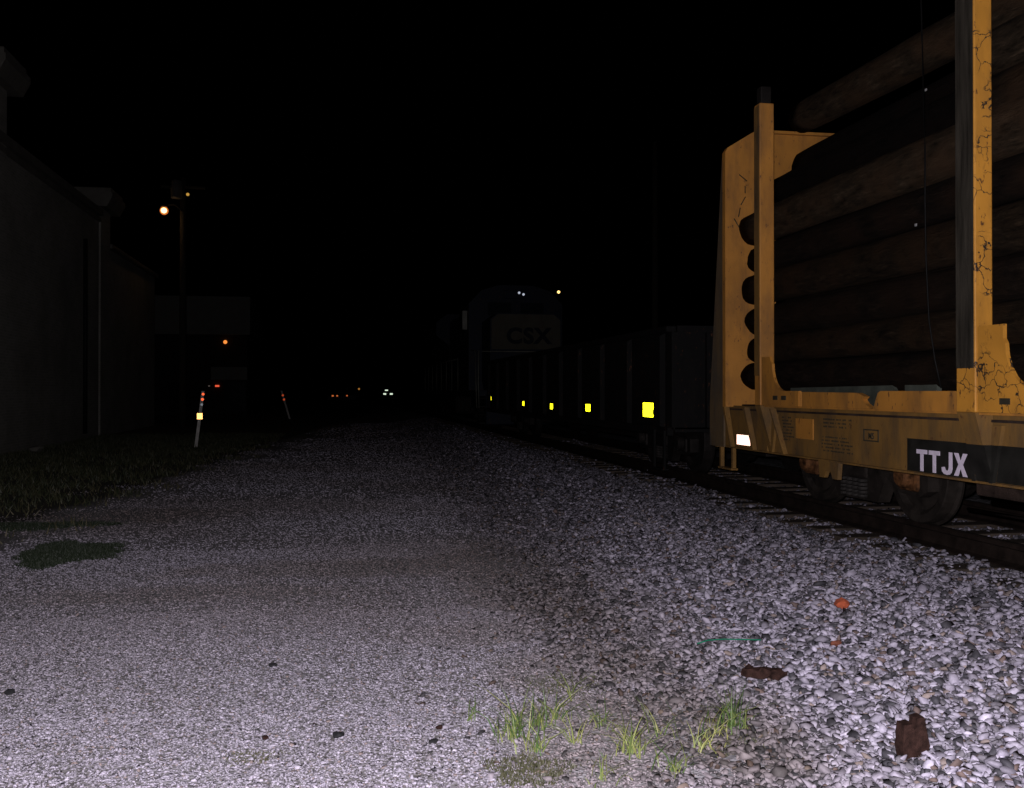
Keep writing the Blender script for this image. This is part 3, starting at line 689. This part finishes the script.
log(4.90, 4.52, .165, 9.95, 3.6, 2, 'topmost brown log lying loose above the bulkhead', .175, -.02, -.2)
log(4.48, 3.60, .17, 6.25, .8, 1, 'short brown log right of the near stake high in the outer face', .18)
log(4.62, 3.98, .17, 6.45, .8, 2, 'upper lit brown log right of the near stake', .18)
for i, (x_, z_) in enumerate([(4.82, z) for z in (1.78, 2.12, 2.46, 2.80, 3.12, 3.44)] + [(5.16, z) for z in (1.8, 2.2, 2.6, 3.0, 3.4, 3.72)] + [(5.55, z) for z in (1.8, 2.2, 2.6, 3.0, 3.4, 3.78, 4.15)]
                             + [(6.0, z) for z in (1.85, 2.3, 2.75, 3.2, 3.65, 4.0)] + [(6.45, z) for z in (1.85, 2.3, 2.75, 3.2, 3.65, 4.0)] + [(6.85, z) for z in (1.8, 2.2, 2.6, 3.0, 3.4, 3.8)]):
    log(x_ + random.uniform(-.03, .03), z_, random.uniform(.165, .19) if x_ < 5.9 else .2, 10.15 - random.uniform(0, .1), 1.5 + random.uniform(-.5, .5), random.choice((0, 3)), 'dark log deep inside the load behind the outer logs', group='logs hidden deep in the load')
m = MB(); pts = [(4.740, 7.485, 5.143), (4.700, 7.423, 4.787), (4.700, 7.411, 4.456), (4.620, 7.272, 4.147), (4.400, 6.915, 3.695), (4.255, 6.675, 3.366), (4.262, 6.688, 3.002), (4.265, 6.682, 2.560), (4.270, 6.655, 2.118), (4.280, 6.598, 1.825), (4.300, 6.556, 1.622)]
o = m.tube(pts, .006, 8).build('tie_down_cable', simple('black_cable', (.006, .006, .006), .6, .3, .2, 20, 0)); tag(o, 'thin black cable hanging over the logs left of the near stake', 'cable')
def logtag(x, y, z, label):
    o = MB().box(x - .004, x, y - .012, y + .012, z - .01, z + .01).build('log_tag', simple('white_tag_plastic', (.25, .25, .25), .6, 0, .1, 9, 0)); tag(o, label, 'tag')
logtag(4.720, 7.388, 4.043, 'tiny white tag on the topmost log')
logtag(4.320, 6.897, 2.854, 'tiny white tag on the dark log under the lit one')

# ================================================================== gondola coupled behind
GD = painted('dark_gondola_paint', (.005, .005, .005), dirt=(.009, .008, .007), amount=.7, rough=.75)
gon = empty('gondola_car', (5.65, 19.5, RZ), 'dark open gondola car with a row of yellow reflectors behind the log car', 'railway car')
ga, gb = 12.0, 27.2
m = MB(); m.box(4.16, 4.20, ga, gb, 1.12, 2.34); m.box(7.1, 7.14, ga, gb, 1.12, 2.34); m.box(4.2, 7.1, ga, ga + .05, 1.12, 2.34); m.box(4.2, 7.1, gb - .05, gb, 1.12, 2.34); m.box(4.2, 7.1, ga, gb, 1.08, 1.14)
m.box(4.09, 4.22, ga, gb, 2.34, 2.42, .015); m.box(7.08, 7.2, ga, gb, 2.34, 2.42, .015); m.box(4.22, 7.08, ga - .04, ga + .06, 2.34, 2.42); m.box(4.10, 4.18, ga, gb, 1.04, 1.14)
body = m.build('body', GD, gon)
for k in range(11):
    yy = ga + .25 + k * 1.46
    m = MB(); m.prism('y', [(4.165, 1.13), (4.085, 1.15), (4.085, 2.30), (4.165, 2.345)], yy, yy + .12); m.build('side_post', GD, gon)
for xx in (4.6, 5.3, 6.0, 6.7): MB().box(xx, xx + .1, ga - .06, ga - .002, 1.14, 2.33).build('end_rib', GD, gon)
m = MB(); m.box(5.3, 6.0, ga - .25, gb + .25, .78, 1.07); m.box(5.5, 5.8, ga - .65, ga - .25, .84, 1.14, .04); m.build('draft_sill', DARK, gon)
for yy, zz_, hh, ww in ((12.95, 1.345, .19, .42), (16.2, 1.32, .12, .28), (19.05, 1.30, .11, .22), (22.0, 1.32, .10, .20), (24.0, 1.46, .05, .10), (26.7, 1.40, .10, .06)):
    o = MB().box(4.15, 4.158, yy - ww / 2, yy + ww / 2, zz_ - hh / 2, zz_ + hh / 2).build('reflector', RETRO_Y, gon)
m = MB(); m.lathe([(.03, 0), (.038, 0), (.038, -.005), (.03, -.005), (.03, 0)], (4.148, 12.68, 1.32), 'x', 16); m.build('seal_ring', DARK, gon)
m = MB(); m.box(4.07, 4.1, ga + .05, ga + .09, .62, 1.1); m.box(4.07, 4.1, ga + .45, ga + .49, .62, 1.1); m.box(4.05, 4.14, ga + .05, ga + .49, .60, .62); m.build('corner_step', GD, gon)
truck(14.0, gon, ends=DARK, dark=DARK); truck(25.3, gon, ends=DARK, dark=DARK)
# rust-brown scrap heap edge inside is not seen; the load stays below the rim

# ================================================================== locomotive
BLUE = painted('dark_blue_loco', (.008, .011, .02), dirt=(.012, .011, .01), amount=.5, rough=.5)
NOSE = painted('dull_yellow_grey_nose', (.055, .05, .038), dirt=(.022, .02, .016), amount=.5, rough=.6)
lo = empty('diesel_locomotive', (5.65, 38, RZ), 'dark road locomotive facing the camera behind the gondola, pale nose with lettering', 'locomotive')
m = MB(); m.box(4.12, 7.18, 28.7, 48, 1.45, 1.62); m.box(4.3, 7.0, 28.6, 28.75, .62, 1.5, .03); m.box(4.9, 6.4, 28.8, 48, 1.0, 1.45); m.build('frame', BLUE, lo)
m = MB(); m.prism('y', [(4.62, 1.63), (4.56, 1.9), (4.56, 3.75), (4.78, 3.93), (6.52, 3.93), (6.74, 3.75), (6.74, 1.9), (6.68, 1.63)], 29.5, 31.2); nose = m.build('nose', BLUE, lo)
m = MB(); m.prism('y', [(4.60, 2.85), (4.60, 3.73), (4.80, 3.90), (6.50, 3.90), (6.70, 3.73), (6.70, 2.85)], 29.47, 29.497); np_ = m.build('nose_panel', NOSE, nose)
me_t = text_mesh('CSX', .64, 1.05, .028, 0, .003, 1.12)
place_mesh('lettering', me_t, simple('dark_blue_letters', (.004, .005, .009), .6, 0, .2, 5, 0), Matrix.Translation((5.72, 29.463, 3.04)) @ Matrix.Rotation(R(90), 4, 'X'), np_)
m = MB(); m.prism('y', [(4.14, 1.63), (4.14, 4.35), (4.55, 4.78), (5.1, 4.95), (6.2, 4.95), (6.75, 4.78), (7.16, 4.35), (7.16, 1.63)], 31.205, 33.6); cab = m.build('cab', BLUE, lo)
for xa, xb in ((4.75, 5.5), (5.8, 6.55)): MB().box(xa, xb, 31.19, 31.203, 3.98, 4.4).build('windshield', simple('dark_glass', (.01, .012, .015), .08, 0, .1, 2, 0), cab)
m = MB(); m.box(4.125, 4.138, 31.8, 32.9, 3.3, 4.0); m.build('side_window', simple('cab_glass', (.01, .012, .015), .1, 0, .1, 2, 0), cab)
m = MB(); m.box(3.98, 4.13, 31.5, 31.53, 3.55, 4.15); o = m.build('cab_mirror', simple('pale_mirror_back', (.14, .14, .12), .4, 0, .2, 5, 0), cab)
m = MB(); m.box(5.25, 5.95, 31.12, 31.2, 4.52, 4.78, .02); hb = m.build('headlight_box', BLUE, cab)
for xx, zz_ in ((5.74, 4.79), (5.88, 4.74)): MB().lathe([(0, -.02), (.032, -.01), (.04, .0)], (xx, 31.118, zz_ - .08), 'y', 14).build('headlight', glow('dim_white_lens', (.7, .75, .9), .6), hb)
MB().ball((7.03, 31.16, 4.76), .05, 2).build('marker_lamp', glow('amber_marker', (1, .62, .2), 2.2), cab)
m = MB(); m.box(4.7, 6.6, 33.61, 41.5, 1.63, 4.5, .1); m.prism('y', [(4.7, 1.63), (4.7, 3.5), (4.15, 3.9), (4.15, 4.45), (4.6, 4.8), (6.7, 4.8), (7.15, 4.45), (7.15, 3.9), (6.6, 3.5), (6.6, 1.63)], 41.51, 47.5); m.build('long_hood', BLUE, lo)
m = MB(); m.box(4.3, 7.0, 36.2, 40.2, .75, 1.44, .12); m.build('fuel_tank', DARK, lo)
HR = simple('pale_handrail', (.12, .12, .10), .5, .3, .2, 4, 0)
m = MB(); m.tube([(4.12, 28.75, 1.1), (4.10, 28.78, 1.9), (4.13, 28.95, 2.75), (4.2, 29.0, 2.9)], .016, 8); m.tube([(4.12, 29.25, 1.1), (4.10, 29.3, 1.9), (4.12, 29.5, 2.8), (4.16, 30.6, 2.85)], .016, 8)
m.tube([(4.2, 28.72, 2.75), (7.1, 28.72, 2.75)], .016, 8)
for k in range(8): m.tube([(4.14, 34 + k * 1.8, 1.62), (4.14, 34 + k * 1.8, 2.7)], .014, 6)
m.tube([(4.14, 34, 2.7), (4.14, 46.6, 2.7)], .014, 8)
m.build('handrail', HR, lo)
m = MB()
for k in range(4): m.box(4.14, 4.6, 28.8, 29.3, .65 + k * .24, .68 + k * .24)
m.build('steps', DARK, lo)
m = MB(); m.box(5.5, 5.8, 27.9, 28.6, .84, 1.14, .04); m.build('coupler', RUST, lo)
truck(31.2, lo, ends=DARK, dark=DARK, r=.5); truck(33.4, lo, ends=DARK, dark=DARK, r=.5); truck(43.8, lo, ends=DARK, dark=DARK, r=.5)

# ================================================================== brick building on the left
def brick(name, a, b, mortar):
    m, n, bs, N, L = mat_base(name)
    g = N.new('ShaderNodeNewGeometry'); sp = N.new('ShaderNodeSeparateXYZ'); L.new(g.outputs['Position'], sp.inputs[0])
    ad = N.new('ShaderNodeMath'); L.new(sp.outputs['X'], ad.inputs[0]); L.new(sp.outputs['Y'], ad.inputs[1])
    cb = N.new('ShaderNodeCombineXYZ'); L.new(ad.outputs[0], cb.inputs[0]); L.new(sp.outputs['Z'], cb.inputs[1])
    t = N.new('ShaderNodeTexBrick'); t.inputs['Scale'].default_value = 1; t.inputs['Brick Width'].default_value = .21; t.inputs['Row Height'].default_value = .075; t.inputs['Mortar Size'].default_value = .007
    t.inputs['Color1'].default_value = (*a, 1); t.inputs['Color2'].default_value = (*b, 1); t.inputs['Mortar'].default_value = (*mortar, 1); L.new(cb.outputs[0], t.inputs['Vector'])
    c = mix(N, L, ramp(N, L, noise(N, L, .5, 6, coord='World'), [(.4, (0,)), (.7, (.5,))]), t.outputs['Color'], (.08, .075, .06))
    L.new(c, bs.inputs['Base Color']); bs.inputs['Roughness'].default_value = .9; bump(N, L, bs, t.outputs['Fac'], -.3, .01); return m
BR = brick('weathered_pale_brick', (.26, .25, .22), (.20, .195, .17), (.30, .29, .26))
BRL = simple('pale_limestone_trim', (.12, .115, .10), .85, 0, .2, 2)
bd = empty('brick_warehouse', (-10, 30, 0), 'long pale brick building with capped piers running along the road on the left', 'building')
m = MB(); m.box(-16, -8.2, 12, 37.2, -.1, 7.75); m.build('wall', BR, bd)
m = MB(); m.box(-16, -8.25, 37.22, 48.6, -.1, 6.85); o = m.build('wall', BR, bd); o['label'] = 'lower rear section of the brick wall'
m = MB(); m.box(-16.1, -8.05, 12, 37.2, 7.76, 7.98); m.box(-16.1, -8.12, 12, 37.2, 7.56, 7.70); m.build('cornice', BRL, bd)
m = MB(); m.box(-16.1, -8.10, 38.9, 48.7, 6.86, 7.02); m.build('cornice', BRL, bd)
for ya, yb, zt in ((25.7, 27.0, 9.15), (37.3, 38.8, 8.1), (14.6, 15.9, 9.15)):
    m = MB(); m.box(-9.2, -8.155, ya, yb, -.1, zt); p = m.build('pier', BR, bd)
    m = MB(); m.prism('y', [(-9.3, zt), (-7.9, zt), (-7.72, zt + .35), (-7.72, zt + .5), (-9.5, zt + .5)], ya - .25, yb + .45)
    m.box(-9.45, -7.78, ya - .18, yb + .3, zt + .51, zt + .66); m.build('cap', BRL, p)
MB().tube([(-8.08, 34.8, .2), (-8.08, 34.8, 6.6)], .07, 10).build('downspout', simple('black_pipe', (.012, .012, .012), .6, .2, .2, 5, 0), bd)
lump('pale_stone', -7.5, 27.2, .12, .14, (1.3, 1, .8), BRL, 'pale block lying at the foot of the brick wall', 'stone')

# ------------------------------------------------------------------ street lamp and poles
POLE = simple('old_pole_wood', (.03, .026, .02), .9, 0, .3, 3, .3, (6, 6, .6))
sl = empty('street_lamp', (-6.48, 45, 0), 'tall wooden pole with transformer and one lit orange lamp on a short arm', 'street lamp')
MB().tube([(-6.48, 45, 0), (-6.48, 45, 10.8)], .17, 14, .11).build('pole', POLE, sl)
m = MB(); m.tube([(-6.48, 44.9, 9.35), (-6.8, 44.8, 9.62), (-7.15, 44.75, 9.58)], .035, 10); arm = m.build('lamp_arm', DARK, sl)
m = MB(); m.lathe([(.04, .30), (.12, .27), (.15, .20), (.15, .16)], (-7.22, 44.72, 9.33), 'z', 24); m.build('lamp_hood', DARK, sl)
MB().ball((-7.22, 44.7, 9.33), .125, 3, (1, 1, .95)).build('lamp_globe', glow('lit_sodium_refractor', (1, .68, .28), 3.2), sl)
m = MB(); m.lathe([(.11, 0), (.18, 0), (.18, .03), (.11, .03), (.11, 0)], (-7.22, 44.74, 9.33), 'y', 24); m.build('halo_ring', glow('orange_halo_glow', (1, .20, .02), .6), sl)  # glowing ring added round the globe as the lamp's orange halo
pl = bpy.data.lights.new('sodium_lamp', 'POINT'); pl.energy = 9; pl.color = (1, .6, .28); pl.shadow_soft_size = .2
po = bpy.data.objects.new('sodium_lamp', pl); po.location = (-7.22, 44.5, 8.98); col.objects.link(po)
m = MB(); m.lathe([(0, 0), (.2, .02), (.24, .06), (.24, .75), (.2, .8), (0, .82)], (-6.72, 44.8, 9.85), 'z', 20); tf = m.build('transformer', simple('grey_transformer', (.06, .06, .06), .5, .1, .1, 3, 0), sl)
MB().ball((-6.24, 44.7, 10.05), .07, 2).build('pilot_lamp', glow('dim_amber_pilot', (1, .55, .10), .5), sl)
m = MB(); m.box(-7.4, -5.55, 44.93, 45.05, 10.35, 10.45); m.build('cross_arm', POLE, sl)
up = empty('utility_pole', (13.14, 40, 0), 'unlit wooden utility pole standing behind the train', 'utility pole')
MB().tube([(13.14, 40, 0), (13.14, 40, 12)], .15, 12, .10).build('pole', POLE, up)
m = MB(); P = [(13.14 + (10.2 - 13.14) * t, 40 + (95 - 40) * t, 7.9 - 1.2 * 4 * t * (1 - t) * .5 + t * 1.5) for t in np.linspace(0, 1, 12)]
P2 = [(13.14 + 12 * t, 40 - 30 * t, 7.9 + t * .5 - 1.2 * t * (1 - t)) for t in np.linspace(0, 1, 12)]
m.tube(P, .018, 5, cap=False); m.tube(P2, .018, 5, cap=False); o = m.build('overhead_wire', DARK); tag(o, 'thin wire strung from the dark utility pole', 'wire')

# ------------------------------------------------------------------ marker posts
PW = simple('weathered_white_post', (.55, .53, .50), .7, 0, .25, 8, .1)
def rod(name, a, b, w_, t_, mt, par=None):
    a, b = Vector(a), Vector(b); m = MB(); d = (b - a).normalized(); s_ = Vector((1, 0, 0)) * w_ / 2; f_ = Vector((0, 1, 0)) * t_ / 2
    m.hexa([a - s_ - f_, a + s_ - f_, a + s_ + f_, a - s_ + f_, b - s_ * .95 - f_, b + s_ * .95 - f_, b + s_ * .95 + f_, b - s_ * .95 + f_]); return m.build(name, mt, par)
mp = empty('marker_post', (-3.86, 29.6, 0), 'white leaning marker post with red and amber reflectors on the verge', 'marker post', 'reflector marker posts on the verge')
P0, P1 = Vector((-3.90, 29.6, -.05)), Vector((-3.70, 29.6, 1.60))
rod('post', P0, P1, .085, .05, PW, mp)
def on(t, dx=0): p = P0.lerp(P1, t); return (p.x + dx, p.y - .03, p.z)
for t, mt, rr, nm in ((.945, RETRO_R, .038, 'red_reflector'), (.855, RETRO_R, .040, 'red_reflector'), (.765, RETRO_C, .035, 'clear_reflector')):
    c_ = on(t, .015); MB().lathe([(0, -.006), (rr, -.004), (rr, .0)], c_, 'y', 14).build(nm, mt, mp)
c_ = on(.565); MB().box(c_[0] - .075, c_[0] + .075, c_[1] - .008, c_[1] - .001, c_[2] - .085, c_[2] + .085, .002).build('amber_reflector', RETRO_A, mp)
mp2 = empty('marker_post', (-2.53, 58, 0), 'distant dim marker post leaning the other way with two red dots', 'marker post', 'reflector marker posts on the verge')
P0, P1 = Vector((-2.50, 58, -.05)), Vector((-2.98, 58, 1.62)); rod('post', P0, P1, .10, .05, PW, mp2)
for t in (.84, .70): MB().lathe([(0, -.006), (.06, -.004), (.06, 0)], on(t, 0), 'y', 12).build('red_reflector', RETRO_R, mp2)

# ------------------------------------------------------------------ far building and far lights
fb = empty('storefront_building', (-9, 70, 0), 'faint two storey building with pale parapet band beyond the brick building', 'building')
FW = simple('pale_far_stucco', (.16, .16, .145), .9, 0, .1, 2)
m = MB(); m.box(-15, -5.9, 70.3, 82, -.1, 5.4); m.build('wall', simple('dark_far_wall', (.025, .022, .02), .9, 0, .2, 2), fb)
m = MB(); m.box(-15, -5.69, 70.0, 82, 5.42, 8.0); m.build('parapet_band', FW, fb)
m = MB(); m.box(-8.15, -5.8, 69.2, 69.3, 2.35, 3.2); m.box(-8.1, -8.0, 69.3, 70.29, 3.0, 3.08); m.box(-5.95, -5.9, 69.3, 70.29, 3.0, 3.08); m.build('sign_board', FW, fb)
for xa in (-13.5, -11, -7.4):
    MB().box(xa, xa + 1.4, 70.24, 70.29, .2, 2.2).build('doorway' if xa == -11 else 'shop_window', simple('far_black_glass', (.01, .01, .012), .2, 0, .1, 2, 0), fb)
MB().ball((-7.33, 70.15, 4.92), .13, 2).build('wall_lamp', glow('dim_orange_wall_lamp', (1, .28, .05), 1.2), fb)
MB().box(-7.98, -7.72, 70.1, 70.2, 1.88, 2.0).build('red_lamp', glow('small_red_lamp', (1, .12, .05), .9), fb)
MB().box(-8.43, -8.33, 70.1, 70.2, 1.9, 1.98).build('dim_lamp', glow('small_dim_lamp', (.5, .4, .35), .12), fb)

CARP = simple('dark_vehicle_paint', (.03, .03, .035), .4, .2, .2, 3, 0); TYRE = simple('tyre_rubber', (.015, .015, .015), .9, 0, .1, 5, 0); VG = simple('vehicle_glass', (.01, .01, .012), .1, 0, .1, 2, 0)
def vehicle(name, xc, yc, sgn, label, lamps, lampmat, lname, extra=()):
    """sgn -1: its lamps face the camera at the near end"""
    r_ = empty(name, (xc, yc, 0), label, 'vehicle'); w_ = .9
    m = MB(); m.prism('x', [(yc, .45), (yc, 1.0), (yc + 1.2, 1.08), (yc + 1.9, 1.62), (yc + 3.3, 1.65), (yc + 3.9, 1.1), (yc + 4.6, 1.05), (yc + 4.6, .45)], xc - w_, xc + w_); m.build('body', CARP, r_)
    MB().hexa([(xc - .75, yc + 1.22, 1.10), (xc + .75, yc + 1.22, 1.10), (xc + .7, yc + 1.84, 1.58), (xc - .7, yc + 1.84, 1.58), (xc - .75, yc + 1.20, 1.12), (xc + .75, yc + 1.20, 1.12), (xc + .7, yc + 1.82, 1.60), (xc - .7, yc + 1.82, 1.60)]).build('windscreen', VG, r_)
    for dx in (-w_ - .02, w_ - .18):
        for dy in (.9, 3.7): MB().lathe([(0, 0), (.33, 0), (.33, .2), (0, .2)], (xc + dx, yc + dy, .34), 'x', 20).build('wheel', TYRE, r_)
    for lx, lz, sx_, sz_ in lamps: MB().box(lx - sx_, lx + sx_, yc - .05, yc - .003, lz - sz_, lz + sz_, .01).build(lname, lampmat, r_)
    for nm, lx, ly, lz, sx_, sz_, mt in extra: MB().box(lx - sx_, lx + sx_, ly - .05, ly, lz - sz_, lz + sz_, .01).build(nm, mt, r_)
HL = glow('bright_far_headlight', (.80, .95, .75), 1.0)
vehicle('parked_car', .02, 130, -1, 'far dark car on the road showing two orange lights', ((-.28, 1.12 - .14, .12, .09), (.28, .98, .10, .08)), glow('orange_tail_light', (1, .24, .06), .55), 'tail_light')
vehicle('parked_car', 1.9, 134, -1, 'second far dark car with a single orange light beside the first', ((1.57, .98, .10, .08),), glow('orange_single_light', (1, .22, .06), .45), 'tail_light')
vehicle('pickup_truck', 11.94, 230, -1, 'distant vehicle facing the camera with two pale headlights and a roof light', ((11.2, .92, .32, .17), (12.68, .92, .32, .17)), HL, 'headlight', (('roof_light', 11.7, 232.2, 2.15 - .38, .34, .13, HL),))
sg = empty('signal_lamp', (3.04, 130, 0), 'small dim orange lamp on a short post far along the track', 'signal lamp')
MB().tube([(3.04, 130, 0), (3.04, 130, 2)], .05, 8).build('post', DARK, sg)
MB().ball((3.04, 129.9, 1.86), .13, 2).build('lens', glow('dim_orange_signal', (1, .42, .08), .3), sg)
